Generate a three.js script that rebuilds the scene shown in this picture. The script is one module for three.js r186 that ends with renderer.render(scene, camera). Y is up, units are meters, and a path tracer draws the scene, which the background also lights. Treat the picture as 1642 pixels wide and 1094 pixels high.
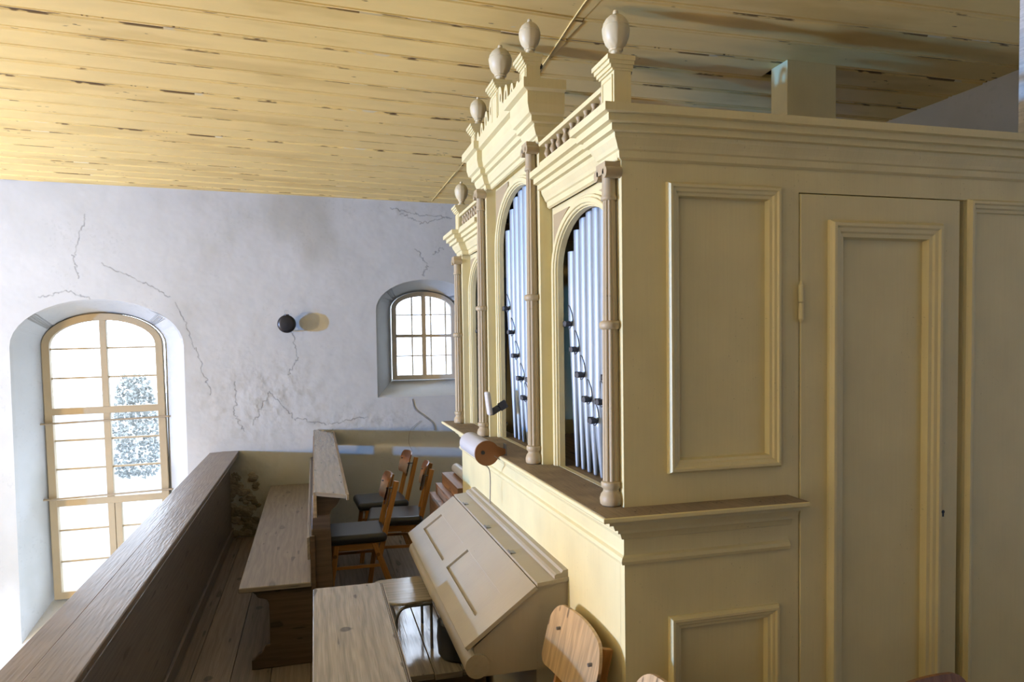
import * as THREE from 'three';
import { mergeGeometries, toCreasedNormals } from 'three/addons/utils/BufferGeometryUtils.js';
import { RoundedBoxGeometry } from 'three/addons/geometries/RoundedBoxGeometry.js';
import { RectAreaLightUniformsLib } from 'three/addons/lights/RectAreaLightUniformsLib.js';

RectAreaLightUniformsLib.init();
const scene = new THREE.Scene();
const renderer = new THREE.WebGLRenderer();
renderer.toneMapping = THREE.LinearToneMapping;
renderer.toneMappingExposure = 1.1;
renderer.shadowMap.enabled = true;

// ---------------------------------------------------------------- camera
const D2R = Math.PI / 180, EYE = 1.72;
const camera = new THREE.PerspectiveCamera(2 * Math.atan(547 / 1170) / D2R, 1642 / 1094, 0.05, 200);
camera.rotation.order = 'YXZ';
camera.position.set(0, EYE, 0);
camera.rotation.set(-2.3 * D2R, -15.12 * D2R, -0.82 * D2R);
camera.setViewOffset(1642, 1094, 0, -48, 1642, 1094);      // the lens stands a little low in its mount
scene.add(camera);

// ---------------------------------------------------------------- sky and light
const lin = (r, g, b) => new THREE.Color().setRGB(r, g, b);
scene.background = lin(5.2, 6.0, 7.2);                  // bright overcast day outside
function areaLight(name, pos, target, w, h, color, intensity) {
  const l = new THREE.RectAreaLight(color, intensity, w, h);
  l.name = name; l.position.set(...pos); l.lookAt(...target); l.castShadow = true; scene.add(l);
  return l;
}
// small round window high in the far gable of the nave: the hard cool light that crosses the loft
areaLight('oculus_light', [-8.52, 1.42, -2.8], [0, 1.42, -2.8], 0.2, 0.16, lin(0.20, 0.70, 1.68), 6400);
// unseen tall windows added in the north and east walls as warm fill
const NORTH = [[-6.6, 0.9], [-3.9, 0.9]], EAST = [[-5.3, 0.9], [0.4, 0.9]];
const WARM = lin(1.0, 0.68, 0.36);
for (const [x, y] of NORTH) areaLight('north_fill_light', [x, y, 3.02], [x, y, -5], 1.1, 2.6, WARM, 0.25);
for (const [z, y] of EAST) areaLight('east_fill_light', [-8.52, y, z], [0, y, z], 1.1, 2.6, WARM, 5);

// ---------------------------------------------------------------- helpers
let seed = 7;
const rnd = () => { seed = (seed * 1664525 + 1013904223) >>> 0; return seed / 4294967296; };
const rr = (a, b) => a + (b - a) * rnd();
const used = {};
function numbered(name) { const n = used[name] = (used[name] ?? -1) + 1; return n ? name + '_' + String(n).padStart(3, '0') : name; }
function flags(m) { m.castShadow = true; m.receiveShadow = true; return m; }
function part(name, geo, mat, parent) {
  if (Array.isArray(geo)) geo = join(geo);
  const m = flags(new THREE.Mesh(geo, mat)); m.name = name; parent.add(m); return m;
}
function join(list) {
  return mergeGeometries(list.map((g) => { const q = g.index ? g.toNonIndexed() : g; for (const k of Object.keys(q.attributes)) if (!['position', 'normal', 'uv'].includes(k)) q.deleteAttribute(k); return q; }));
}
function thing(name, label, category, pos = [0, 0, 0], turn = 0, group) {
  const o = new THREE.Group(); o.name = numbered(name); o.position.set(...pos); o.rotation.y = turn;
  o.userData = { label, category }; if (group) o.userData.group = group; scene.add(o); return o;
}
function structure(name, label, geo, mat) {
  let o; if (geo) o = part(name, geo, mat, scene); else { o = new THREE.Group(); o.name = name; scene.add(o); }
  o.userData = { kind: 'structure', label, category: name.split('_')[0] }; return o;
}
function sub(name, parent) { const g = new THREE.Group(); g.name = name; parent.add(g); return g; }
// box given by its limits, uv in metres (box projection)
function boxUV(g) {
  const p = g.attributes.position, n = g.attributes.normal, uv = new Float32Array(p.count * 2);
  for (let i = 0; i < p.count; i++) {
    const ax = Math.abs(n.getX(i)), ay = Math.abs(n.getY(i)), az = Math.abs(n.getZ(i)), x = p.getX(i), y = p.getY(i), z = p.getZ(i);
    if (ay >= ax && ay >= az) { uv[2 * i] = z; uv[2 * i + 1] = x; } else if (ax >= az) { uv[2 * i] = z; uv[2 * i + 1] = y; } else { uv[2 * i] = x; uv[2 * i + 1] = y; }
  }
  g.setAttribute('uv', new THREE.BufferAttribute(uv, 2)); return g;
}
function box(x0, x1, y0, y1, z0, z1, r = 0) {
  const w = x1 - x0, h = y1 - y0, d = z1 - z0;
  let g = r ? new RoundedBoxGeometry(w, h, d, 2, Math.min(r, w / 2.01, h / 2.01, d / 2.01)) : new THREE.BoxGeometry(w, h, d);
  if (g.index) g = g.toNonIndexed();
  g.translate((x0 + x1) / 2, (y0 + y1) / 2, (z0 + z1) / 2); return boxUV(g);
}
// bar of rectangular section from a to b, w across (horizontal), t the other way
function bar(a, b, w, t, side = [0, 0, 1]) {
  const A = new THREE.Vector3(...a), B = new THREE.Vector3(...b), d = B.clone().sub(A), L = d.length(); d.normalize();
  const s = new THREE.Vector3(...side); s.addScaledVector(d, -s.dot(d)).normalize(); const n = new THREE.Vector3().crossVectors(s, d);
  let g = new RoundedBoxGeometry(w, L, t, 1, Math.min(w, t) * 0.15); if (g.index) g = g.toNonIndexed();
  const uv = g.attributes.uv, p = g.attributes.position; for (let i = 0; i < p.count; i++) uv.setXY(i, p.getY(i), p.getX(i) + p.getZ(i));
  g.applyMatrix4(new THREE.Matrix4().makeBasis(s, d, n).setPosition(A.add(B).multiplyScalar(0.5))); return g;
}
function lathe(pts, seg = 24) { return new THREE.LatheGeometry(pts.map(([r, y]) => new THREE.Vector2(r, y)), seg); }
function tube(pts, r, seg = 24, rad = 8, closed = false) { return new THREE.TubeGeometry(new THREE.CatmullRomCurve3(pts.map((p) => new THREE.Vector3(...p)), closed), seg, r, rad, closed); }
function cyl(r0, r1, a, b, seg = 16) {
  const A = new THREE.Vector3(...a), B = new THREE.Vector3(...b), d = B.clone().sub(A), L = d.length();
  const g = new THREE.CylinderGeometry(r1, r0, L, seg);
  g.applyQuaternion(new THREE.Quaternion().setFromUnitVectors(new THREE.Vector3(0, 1, 0), d.normalize())); g.translate((a[0] + b[0]) / 2, (a[1] + b[1]) / 2, (a[2] + b[2]) / 2); return g;
}
const shapeOf = (pts) => new THREE.Shape(pts.map(([x, y]) => new THREE.Vector2(x, y)));
// extrude a shape drawn in (x, y), from z0 to z1
function slab(shape, z0, z1, bevel = 0) {
  const g = new THREE.ExtrudeGeometry(shape, { depth: z1 - z0 - 2 * bevel, bevelEnabled: bevel > 0, bevelThickness: bevel, bevelSize: bevel, bevelOffset: -bevel, bevelSegments: 1, curveSegments: 20 });
  g.translate(0, 0, z0 + bevel); return boxUV(g);
}
// the same with the shape drawn in (z, y) and the depth along x
function slabX(shape, x0, x1, bevel = 0) {
  const g = slab(shape, x0, x1, bevel), p = g.attributes.position, n = g.attributes.normal;
  for (let i = 0; i < p.count; i++) { const x = p.getX(i), z = p.getZ(i), a = n.getX(i), c = n.getZ(i); p.setX(i, z); p.setZ(i, x); n.setX(i, c); n.setZ(i, a); }
  for (let i = 0; i < p.count; i += 3) for (const q of [p, n]) { const t = [q.getX(i + 1), q.getY(i + 1), q.getZ(i + 1)]; q.setXYZ(i + 1, q.getX(i + 2), q.getY(i + 2), q.getZ(i + 2)); q.setXYZ(i + 2, ...t); }
  return boxUV(g);
}
// moulding: profile [[out, y], ...] carried along a plan path [[x, z], ...], out to the left of travel
function sweep(path, prof, caps = true) {
  const N = path.length, nrm = [];
  const dir = (a, b) => { const x = b[0] - a[0], z = b[1] - a[1], l = Math.hypot(x, z); return [z / l, -x / l]; };
  for (let i = 0; i < N; i++) {
    const a = i ? dir(path[i - 1], path[i]) : dir(path[0], path[1]), b = i < N - 1 ? dir(path[i], path[i + 1]) : a;
    const k = 1 + a[0] * b[0] + a[1] * b[1]; nrm.push([(a[0] + b[0]) / k, (a[1] + b[1]) / k]);
  }
  const V = (i, j) => [path[i][0] + nrm[i][0] * prof[j][0], prof[j][1], path[i][1] + nrm[i][1] * prof[j][0]], out = [];
  for (let i = 0; i < N - 1; i++) for (let j = 0; j < prof.length - 1; j++) { const a = V(i, j), b = V(i + 1, j), c = V(i + 1, j + 1), d = V(i, j + 1); out.push(a, b, c, a, c, d); }
  if (caps) for (const [i, f] of [[0, 0], [N - 1, 1]]) for (const t of THREE.ShapeUtils.triangulateShape(prof.map(([x, y]) => new THREE.Vector2(x, y)), [])) out.push(...(f ? t : [t[0], t[2], t[1]]).map((j) => V(i, j)));
  const g = new THREE.BufferGeometry(); g.setAttribute('position', new THREE.Float32BufferAttribute(out.flat(), 3)); g.computeVertexNormals(); return boxUV(g);
}
// picture-frame moulding in the xy plane: loops of [inset, z]
function frame(x0, x1, y0, y1, prof) {
  const loop = ([i, z]) => [[x0 + i, y0 + i, z], [x1 - i, y0 + i, z], [x1 - i, y1 - i, z], [x0 + i, y1 - i, z]], out = [];
  for (let j = 0; j < prof.length - 1; j++) { const A = loop(prof[j]), B = loop(prof[j + 1]); for (let k = 0; k < 4; k++) { const l = (k + 1) % 4; out.push(A[k], A[l], B[l], A[k], B[l], B[k]); } }
  const g = new THREE.BufferGeometry(); g.setAttribute('position', new THREE.Float32BufferAttribute(out.flat(), 3)); g.computeVertexNormals(); return boxUV(g);
}
// outline of an arched opening, centre c, half width a, from y0, springing ys, rise b
function arch(c, a, y0, ys, b, n = 20) { const p = [[c - a, y0], [c + a, y0]]; for (let i = 0; i <= n; i++) { const t = Math.PI * i / n; p.push([c + a * Math.cos(t), ys + b * Math.sin(t)]); } return p; }
const pathOf = (pts) => new THREE.Path(pts.map(([x, y]) => new THREE.Vector2(x, y)));
// loft between two outlines of equal count
function loft(A, zA, B, zB) {
  const out = []; for (let i = 0; i < A.length; i++) { const j = (i + 1) % A.length; const a = [...A[i], zA], b = [...A[j], zA], c = [...B[j], zB], d = [...B[i], zB]; out.push(a, b, c, a, c, d); }
  const g = new THREE.BufferGeometry(); g.setAttribute('position', new THREE.Float32BufferAttribute(out.flat(), 3)); g.computeVertexNormals(); return boxUV(toCreasedNormals(g, 0.6));
}
// ---------------------------------------------------------------- noise and textures
const hash = (x, y, s) => { let h = (x * 374761393 + y * 668265263 + s * 974634321) | 0; h = Math.imul(h ^ (h >>> 13), 1274126177); return ((h ^ (h >>> 16)) >>> 0) / 4294967296; };
function vnoise(x, y, s = 0, px = 1e9, py = 1e9) {
  const xi = Math.floor(x), yi = Math.floor(y), fx = x - xi, fy = y - yi, u = fx * fx * (3 - 2 * fx), v = fy * fy * (3 - 2 * fy);
  const w = (a, n) => ((a % n) + n) % n, x0 = w(xi, px), x1 = w(xi + 1, px), y0 = w(yi, py), y1 = w(yi + 1, py);
  return (hash(x0, y0, s) * (1 - u) + hash(x1, y0, s) * u) * (1 - v) + (hash(x0, y1, s) * (1 - u) + hash(x1, y1, s) * u) * v;
}
function fbm(x, y, o, s = 0, p = 1e9, q = 1e9) { let a = 0.5, t = 0, n = 0; for (let i = 0; i < o; i++) { t += a * vnoise(x, y, s + i, p, q); n += a; a *= 0.5; x *= 2; y *= 2; p *= 2; q *= 2; } return t / n; }
function texture(w, h, f, srgb, wrap = THREE.RepeatWrapping) {
  const d = new Uint8Array(w * h * 4);
  for (let j = 0; j < h; j++) for (let i = 0; i < w; i++) { const c = f(i / w, j / h), k = 4 * (j * w + i); for (let m = 0; m < 3; m++) d[k + m] = Math.max(0, Math.min(255, 255 * (c.length ? c[m] : c))); d[k + 3] = 255; }
  const t = new THREE.DataTexture(d, w, h); t.magFilter = THREE.LinearFilter; t.minFilter = THREE.LinearMipmapLinearFilter; t.generateMipmaps = true; t.wrapS = t.wrapT = wrap;
  if (srgb) t.colorSpace = THREE.SRGBColorSpace; t.needsUpdate = true; return t;
}
const rep = (t, x, y, ox = 0, oy = 0) => { const c = t.clone(); c.repeat.set(x, y); c.offset.set(ox, oy); c.needsUpdate = true; return c; };
const smooth = (a, b, x) => { const t = Math.max(0, Math.min(1, (x - a) / (b - a))); return t * t * (3 - 2 * t); };

// plaster: one sheet covers x -3..2.2, y -1.2..3.2 of the window wall in metres, mirrored beyond
const cracks = [
  [[-1.83, 2.83], [-1.93, 2.5], [-1.9, 2.3]], [[-1.72, 2.42], [-1.4, 2.27], [-1.2, 2.15]], [[-1.15, 2.1], [-1.0, 1.7], [-0.9, 1.3]],
  [[-0.55, 1.0], [-0.4, 1.3], [-0.2, 1.05], [0.1, 0.98], [0.45, 1.04]], [[-0.2, 1.86], [-0.15, 1.6], [-0.24, 1.45]],
  [[0.72, 2.98], [0.95, 2.93], [1.28, 2.9]], [[0.8, 2.93], [1.0, 2.85], [1.28, 2.91]], [[-2.9, 1.3], [-2.75, 1.25]], [[-2.2, 2.14], [-2.0, 2.2], [-1.82, 2.13]],
  [[0.95, 2.6], [1.05, 2.45], [1.0, 2.35]], [[-0.62, 0.95], [-0.7, 1.1], [-0.68, 1.4]], [[1.1, 2.55], [1.2, 2.62]], [[0.05, 0.87], [0.15, 0.93]],
];
const wallH = new Float32Array(1300 * 1100), wallC = new Float32Array(1300 * 1100);
for (const c of cracks) for (let k = 0; k + 1 < c.length; k++) {
  const n = 260; for (let i = 0; i <= n; i++) {
    const t = i / n, w = 0.05, x = c[k][0] + (c[k + 1][0] - c[k][0]) * t + w * (fbm(t * 9, k * 7 + c[0][0] * 13, 3, 40) - 0.5), y = c[k][1] + (c[k + 1][1] - c[k][1]) * t + w * (fbm(t * 9, k * 5 + 77 + c[0][1] * 11, 3, 41) - 0.5);
    const px = (x + 3) / 5.2 * 1300, py = (y + 1.2) / 4.4 * 1100, s = hash(i >> 4, k, 5);
    for (let a = -2; a <= 2; a++) for (let b = -2; b <= 2; b++) { const X = Math.round(px) + a, Y = Math.round(py) + b; if (X < 0 || Y < 0 || X >= 1300 || Y >= 1100) continue; const d = Math.hypot(X - px, Y - py), v = (0.35 + 0.65 * s) * Math.max(0, 1 - d / 1.7); wallC[Y * 1300 + X] = Math.max(wallC[Y * 1300 + X], v); }
  }
}
const rough = (x, y) => Math.max(Math.exp(-(((x + 0.45) / 0.5) ** 2) - ((y - 1.2) / 0.4) ** 2), 0.8 * Math.exp(-(((x - 0.3) / 0.7) ** 2) - ((y - 1.0) / 0.14) ** 2), 0.8 * Math.exp(-(((x + 0.6) / 0.35) ** 2) - ((y - 0.4) / 0.45) ** 2), 0.5 * Math.exp(-(((x - 1.0) / 0.5) ** 2) - ((y - 2.95) / 0.06) ** 2));
const plasterMap = texture(1300, 1100, (u, v) => {
  const x = u * 5.2 - 3, y = v * 4.4 - 1.2, c = wallC[Math.min(1099, Math.round(v * 1100)) * 1300 + Math.min(1299, Math.round(u * 1300))], r = rough(x, y);
  const a = fbm(x * 1.3, y * 1.3, 5, 11), b = fbm(x * 7, y * 7, 4, 17), st = smooth(0.58, 0.75, fbm(x * 0.9 + 4, y * 0.7 + 9, 5, 23)), sp = smooth(0.78, 0.86, vnoise(x * 60, y * 60, 31)) * smooth(0.5, 0.7, fbm(x * 3, y * 3, 3, 33));
  const dirt = r * smooth(0.55, 0.72, fbm(x * 14, y * 14, 4, 37)), k = 0.935 + 0.05 * (a - 0.5) + 0.04 * (b - 0.5);
  const m = 1 - 0.30 * c - 0.08 * st - 0.03 * sp - 0.06 * dirt; return [k * m, k * (m - 0.01 * st - 0.012 * dirt), k * (m - 0.035 * st - 0.03 * dirt - 0.012)];
}, true, THREE.MirroredRepeatWrapping);
const plasterBump = texture(1300, 1100, (u, v) => {
  const x = u * 5.2 - 3, y = v * 4.4 - 1.2, c = wallC[Math.min(1099, Math.round(v * 1100)) * 1300 + Math.min(1299, Math.round(u * 1300))], r = rough(x, y);
  const rid = 1 - Math.abs(2 * fbm(x * 5, y * 5, 4, 57) - 1);
  return 0.5 + 0.42 * (fbm(x * 1.8, y * 1.8, 5, 51) - 0.5) + 0.10 * (fbm(x * 9, y * 9, 3, 55) - 0.5) + r * (0.28 * (rid - 0.6) + 0.3 * (fbm(x * 13, y * 9, 4, 59) - 0.5)) - 0.05 * c;
}, false, THREE.MirroredRepeatWrapping);
function plasterUV(g) { const p = g.attributes.position, n = g.attributes.normal, uv = g.attributes.uv; for (let i = 0; i < p.count; i++) { const sx = Math.abs(n.getX(i)) > 0.75; uv.setXY(i, ((sx ? p.getZ(i) + 5 : p.getX(i)) + 3) / 5.2, ((Math.abs(n.getY(i)) > 0.75 ? p.getZ(i) : p.getY(i)) + 1.2) / 4.4); } return g; }
// paint laid over boards: faint brush marks, a few scuffs and pin holes
const paintMap = texture(512, 512, (u, v) => {
  const b = vnoise(u * 180, v * 6, 71, 180, 6), a = fbm(u * 5, v * 5, 5, 73, 5, 5), sp = smooth(0.955, 0.98, vnoise(u * 130, v * 130, 77, 130, 130)) * smooth(0.5, 0.65, fbm(u * 4, v * 4, 3, 79, 4, 4));
  const k = 0.965 + 0.014 * (b - 0.5) + 0.07 * (a - 0.5) - 0.22 * sp; return [k, k * 0.998, k * 0.985];
}, true);
const paintBump = texture(512, 512, (u, v) => 0.5 + 0.3 * (vnoise(u * 200, v * 5, 81, 200, 5) - 0.5) + 0.5 * (fbm(u * 8, v * 8, 4, 83, 8, 8) - 0.5));
// ceiling boards: u runs along the board (4 m), v across it; flaked paint along the joints
const boardMap = (s) => texture(1024, 96, (u, v) => {
  const e = Math.min(v, 1 - v), g = fbm(u * 24, v * 3 + s, 4, s, 24), chip = smooth(0.575, 0.64, fbm(u * 26, v * 9 + s * 3, 5, s + 7, 26)) * smooth(0.09, 0.03, e), lone = smooth(0.80, 0.84, fbm(u * 90, v * 12 + s, 3, s + 13, 90)) * smooth(0.70, 0.78, vnoise(u * 9, v * 2 + s, s + 19, 9));
  const st = smooth(0.6, 0.8, fbm(u * 7, v * 1.2 + s * 5, 4, s + 23, 7)), k = 0.955 + 0.05 * (g - 0.5) - 0.05 * st, c = Math.max(chip, lone);
  const pale = hash(Math.floor(u * 40), s, 3) > 0.86, base = [0.95 * k, (0.855 - 0.012 * st) * k, (0.62 - 0.03 * st) * k], wood = pale ? [0.86, 0.84, 0.8] : [0.33, 0.25, 0.16];
  return base.map((x, i) => x * (1 - c) + wood[i] * c);
}, true);
const woodMap = texture(512, 512, (u, v) => {                 // grain along u
  const w = fbm(u * 3, v * 9, 3, 91, 3, 9), ring = 0.5 + 0.5 * Math.sin(2 * Math.PI * (v * 11 + 2.2 * w)), f = vnoise(u * 14, v * 190, 93, 14, 190), kn = smooth(0.9, 0.95, vnoise(u * 10, v * 16, 97, 10, 16));
  const k = 0.82 + 0.10 * ring + 0.12 * (f - 0.5) + 0.1 * (w - 0.5) - 0.3 * kn; return [k, k * 0.985, k * 0.965];
}, true);
const woodBump = texture(512, 512, (u, v) => 0.5 + 0.5 * (vnoise(u * 14, v * 190, 93, 14, 190) - 0.5) + 0.2 * (fbm(u * 6, v * 20, 3, 99, 6, 20) - 0.5));
const wornMap = texture(512, 512, (u, v) => {
  const a = fbm(u * 6, v * 6, 5, 111, 6, 6), g = vnoise(u * 8, v * 120, 113, 8, 120), sp = smooth(0.86, 0.93, vnoise(u * 70, v * 70, 117, 70, 70)) * smooth(0.45, 0.6, fbm(u * 5, v * 5, 3, 119, 5, 5));
  const k = 0.86 + 0.2 * (a - 0.5) + 0.10 * (g - 0.5) - 0.35 * sp; return [k, k * 0.98, k * 0.95];
}, true);
const leadMap = texture(256, 512, (u, v) => { const a = fbm(u * 4, v * 10, 5, 131, 4, 10), b = fbm(u * 30, v * 40, 3, 133, 30, 40); const k = 0.93 + 0.16 * (a - 0.5) + 0.1 * (b - 0.5); return [k, k, k * 1.0]; }, true);

const std = (c, o = {}) => new THREE.MeshStandardMaterial({ color: c, roughness: 0.7, ...o });
const M = {
  plaster: std(lin(0.545, 0.56, 0.57), { map: plasterMap, bumpMap: plasterBump, bumpScale: 0.035, roughness: 0.95 }),
  cream: std(lin(0.72, 0.635, 0.365), { map: rep(paintMap, 1.6, 1.6), bumpMap: rep(paintBump, 1.6, 1.6), bumpScale: 0.0003, roughness: 0.5 }),
  tan: std(lin(0.42, 0.33, 0.20), { map: rep(paintMap, 1, 1), roughness: 0.5 }),
  urn: std(lin(0.64, 0.56, 0.37), { map: rep(paintMap, 3, 3), roughness: 0.45 }),
  desk: std(lin(0.38, 0.335, 0.265), { map: rep(paintMap, 1.3, 1.3), roughness: 0.5 }),
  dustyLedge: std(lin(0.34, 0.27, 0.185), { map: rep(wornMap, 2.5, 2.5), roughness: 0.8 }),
  ceiling: [3, 5, 8, 12].map((s) => std(lin(1.0, 0.97, 0.78), { map: rep(boardMap(s), 0.25, 1), bumpMap: rep(woodBump, 0.25, 1), bumpScale: 0.0005, roughness: 0.55 })),
  attic: std(lin(0.30, 0.22, 0.14), { map: rep(woodMap, 0.5, 1.5), roughness: 0.9 }),
  winPaint: std(lin(0.36, 0.285, 0.175), { map: rep(paintMap, 2, 2), roughness: 0.6 }),
  winPale: std(lin(0.50, 0.45, 0.38), { map: rep(paintMap, 2, 2), roughness: 0.6 }),
  iron: std(lin(0.30, 0.24, 0.16), { roughness: 0.6, metalness: 0.2 }),
  glass: new THREE.MeshPhysicalMaterial({ color: lin(0.97, 0.985, 1), roughness: 0.03, transmission: 1, thickness: 0, ior: 1.5 }),
  parapet: std(lin(0.235, 0.19, 0.16), { map: rep(wornMap, 1.2, 1.2), bumpMap: rep(woodBump, 1, 1), bumpScale: 0.0015, roughness: 0.34 }),
  parapetDark: std(lin(0.25, 0.21, 0.19), { map: rep(woodMap, 0.7, 3), roughness: 0.38 }),
  floor: [0.8, 1, 1.2].map((k) => std(lin(0.30 * k, 0.245 * k, 0.20 * k), { map: rep(woodMap, 0.6, 2.2, k, k), bumpMap: rep(woodBump, 0.6, 2), bumpScale: 0.001, roughness: 0.5 })),
  podium: std(lin(0.33, 0.295, 0.25), { map: rep(woodMap, 0.8, 2.5), bumpMap: rep(woodBump, 0.8, 2.5), bumpScale: 0.00015, roughness: 0.09 }),
  stone: [0.7, 1, 1.25].map((k) => std(lin(0.40 * k, 0.37 * k, 0.32 * k), { map: rep(wornMap, 6, 6), roughness: 0.95 })),
  pew: std(lin(0.115, 0.078, 0.05), { map: rep(woodMap, 0.9, 2.2), roughness: 0.4 }),
  partition: std(lin(0.10, 0.055, 0.02), { map: rep(woodMap, 0.6, 2), roughness: 0.6 }),
  pewSeat: std(lin(0.30, 0.26, 0.22), { map: rep(woodMap, 0.8, 2), bumpMap: rep(woodBump, 0.8, 2), bumpScale: 0.0006, roughness: 0.33 }),
  rest: std(lin(0.43, 0.40, 0.365), { map: rep(woodMap, 0.9, 2.4), bumpMap: rep(woodBump, 0.9, 2.4), bumpScale: 0.0004, roughness: 0.2 }),
  pewEdge: std(lin(0.34, 0.25, 0.14), { map: rep(woodMap, 1, 2), roughness: 0.5 }),
  beech: std(lin(0.56, 0.27, 0.075), { map: rep(woodMap, 1.5, 4), roughness: 0.3 }),
  beechDark: std(lin(0.30, 0.13, 0.04), { map: rep(woodMap, 1.5, 4), roughness: 0.3 }),
  ply: std(lin(0.62, 0.44, 0.25), { map: rep(woodMap, 1.6, 2.2), roughness: 0.3 }),
  plyBrown: std(lin(0.33, 0.15, 0.055), { map: rep(woodMap, 1.6, 2.2), roughness: 0.35 }),
  vinyl: std(lin(0.028, 0.029, 0.034), { roughness: 0.3 }),
  box: std(lin(0.36, 0.20, 0.11), { map: rep(woodMap, 0.9, 2), roughness: 0.45 }),
  pipe: std(lin(0.31, 0.37, 0.44), { map: leadMap, metalness: 0.45, roughness: 0.42 }),
  pipeDark: std(lin(0.06, 0.062, 0.07), { metalness: 0.3, roughness: 0.5 }),
  inside: std(lin(0.27, 0.19, 0.115), { map: rep(woodMap, 0.8, 2), roughness: 0.9 }),
  black: std(lin(0.012, 0.013, 0.018), { roughness: 0.35 }),
  steel: std(lin(0.20, 0.20, 0.21), { metalness: 0.7, roughness: 0.4 }),
  grey: std(lin(0.46, 0.45, 0.46), { roughness: 0.45, metalness: 0.1 }),
  capBrown: std(lin(0.19, 0.075, 0.02), { roughness: 0.4 }),
  white: std(lin(0.80, 0.80, 0.78), { map: rep(wornMap, 3, 3), roughness: 0.6 }),
  wire: std(lin(0.25, 0.22, 0.19), { roughness: 0.6 }),
  bulb: new THREE.MeshPhysicalMaterial({ color: lin(0.95, 0.95, 0.95), roughness: 0.05, transmission: 1, thickness: 0 }),
  snow: std(lin(0.21, 0.215, 0.22), { roughness: 1 }),
  leaf: std(lin(0.185, 0.20, 0.19), { roughness: 1 }),
  bark: std(lin(0.6, 0.6, 0.6), { roughness: 1 }),
  naveFloor: std(lin(0.60, 0.51, 0.36), { map: rep(wornMap, 0.7, 0.7), roughness: 0.7 }),
  opal: new THREE.MeshStandardMaterial({ color: lin(0.8, 0.8, 0.8), emissive: lin(1.0, 0.74, 0.46), emissiveIntensity: 3 }),
  glowPane: new THREE.MeshStandardMaterial({ color: 0x000000, emissive: lin(1, 0.95, 0.85), emissiveIntensity: 1.6 }),
};

// ================================================================ the room
const ZW = -6.9, XE = -8.7, XW = 3.33, ZN = 3.2, YN = -2.8, YC = 3.06, TILT = -0.018;
// window wall with its two visible openings and one more further down the nave
const OPEN = [
  { out: arch(-1.765, 0.665, -0.76, 1.73, 0.40), inn: arch(-1.80, 0.485, -0.50, 1.74, 0.285) },
  { out: arch(1.05, 0.49, 1.214, 2.03, 0.29), inn: arch(1.05, 0.315, 1.36, 2.06, 0.165) },
  { out: arch(2.5, 0.49, 1.214, 2.03, 0.29), inn: arch(2.5, 0.315, 1.36, 2.06, 0.165) },  // unseen opening added behind the organ to let in more light
  { out: arch(-5.4, 0.665, -0.76, 1.73, 0.40), inn: arch(-5.4, 0.485, -0.50, 1.74, 0.285) },
];
{
  const face = shapeOf([[XE - 0.4, YN], [XW + 0.4, YN], [XW + 0.4, 3.5], [XE - 0.4, 3.5]]), back = face.clone();
  for (const o of OPEN) { face.holes.push(pathOf(o.out)); back.holes.push(pathOf(o.inn)); }
  const g = [new THREE.ShapeGeometry(face).translate(0, 0, ZW), slab(back, ZW - 0.47, ZW - 0.36)];
  for (const o of OPEN) {                                          // soft worn arris, then the splay
    const mid = o.out.map(([x, y], i) => [x + (o.inn[i][0] - x) * 0.10, y + (o.inn[i][1] - y) * 0.10]);
    g.push(loft(o.out, ZW, mid, ZW - 0.025), loft(mid, ZW - 0.025, o.inn, ZW - 0.36));
  }
  const w = structure('wall_south', 'uneven whitewashed plaster wall with two arched windows', plasterUV(join(g)), M.plaster);
  // bare rubble where the plaster has come away beside the parapet
  for (let i = 0; i < 110; i++) {
    const r = rr(0.012, 0.036), s = new THREE.DodecahedronGeometry(r, 1), p = s.attributes.position;
    for (let k = 0; k < p.count; k++) { const q = 0.78 + 0.45 * hash(Math.round(p.getX(k) * 900), Math.round(p.getY(k) * 900) + Math.round(p.getZ(k) * 977), i); p.setXYZ(k, p.getX(k) * q * 1.3, p.getY(k) * q, p.getZ(k) * q * 0.4); }
    s.computeVertexNormals(); s.rotateZ(rr(-0.6, 0.6));
    const y = rr(-0.02, 0.56), x = -0.75 + rnd() * (0.23 - 0.12 * Math.abs(y - 0.3)); s.translate(x, Math.max(0.04, y), ZW + rr(-0.008, 0.008)); part('stone', boxUV(s), M.stone[i % 3], w);
  }
}
structure('wall_west', 'whitewashed wall behind the organ', plasterUV(box(XW, XW + 0.4, YN, 3.5, ZW, ZN)), M.plaster);
{
  const s = shapeOf([[XE, YN], [XW, YN], [XW, 3.5], [XE, 3.5]]), win = ([x, y]) => arch(x, 0.55, y - 1.3, y + 1.0, 0.3);
  for (const n of NORTH) s.holes.push(pathOf(win(n)));
  const w = structure('wall_north', 'whitewashed long wall opposite the windows', plasterUV(slab(s, ZN, ZN + 0.5)), M.plaster);
  for (const n of NORTH) part('pane', slab(shapeOf(win(n)), ZN + 0.28, ZN + 0.3), M.glowPane, w);  // glowing panes of the added north fill windows
}
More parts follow.
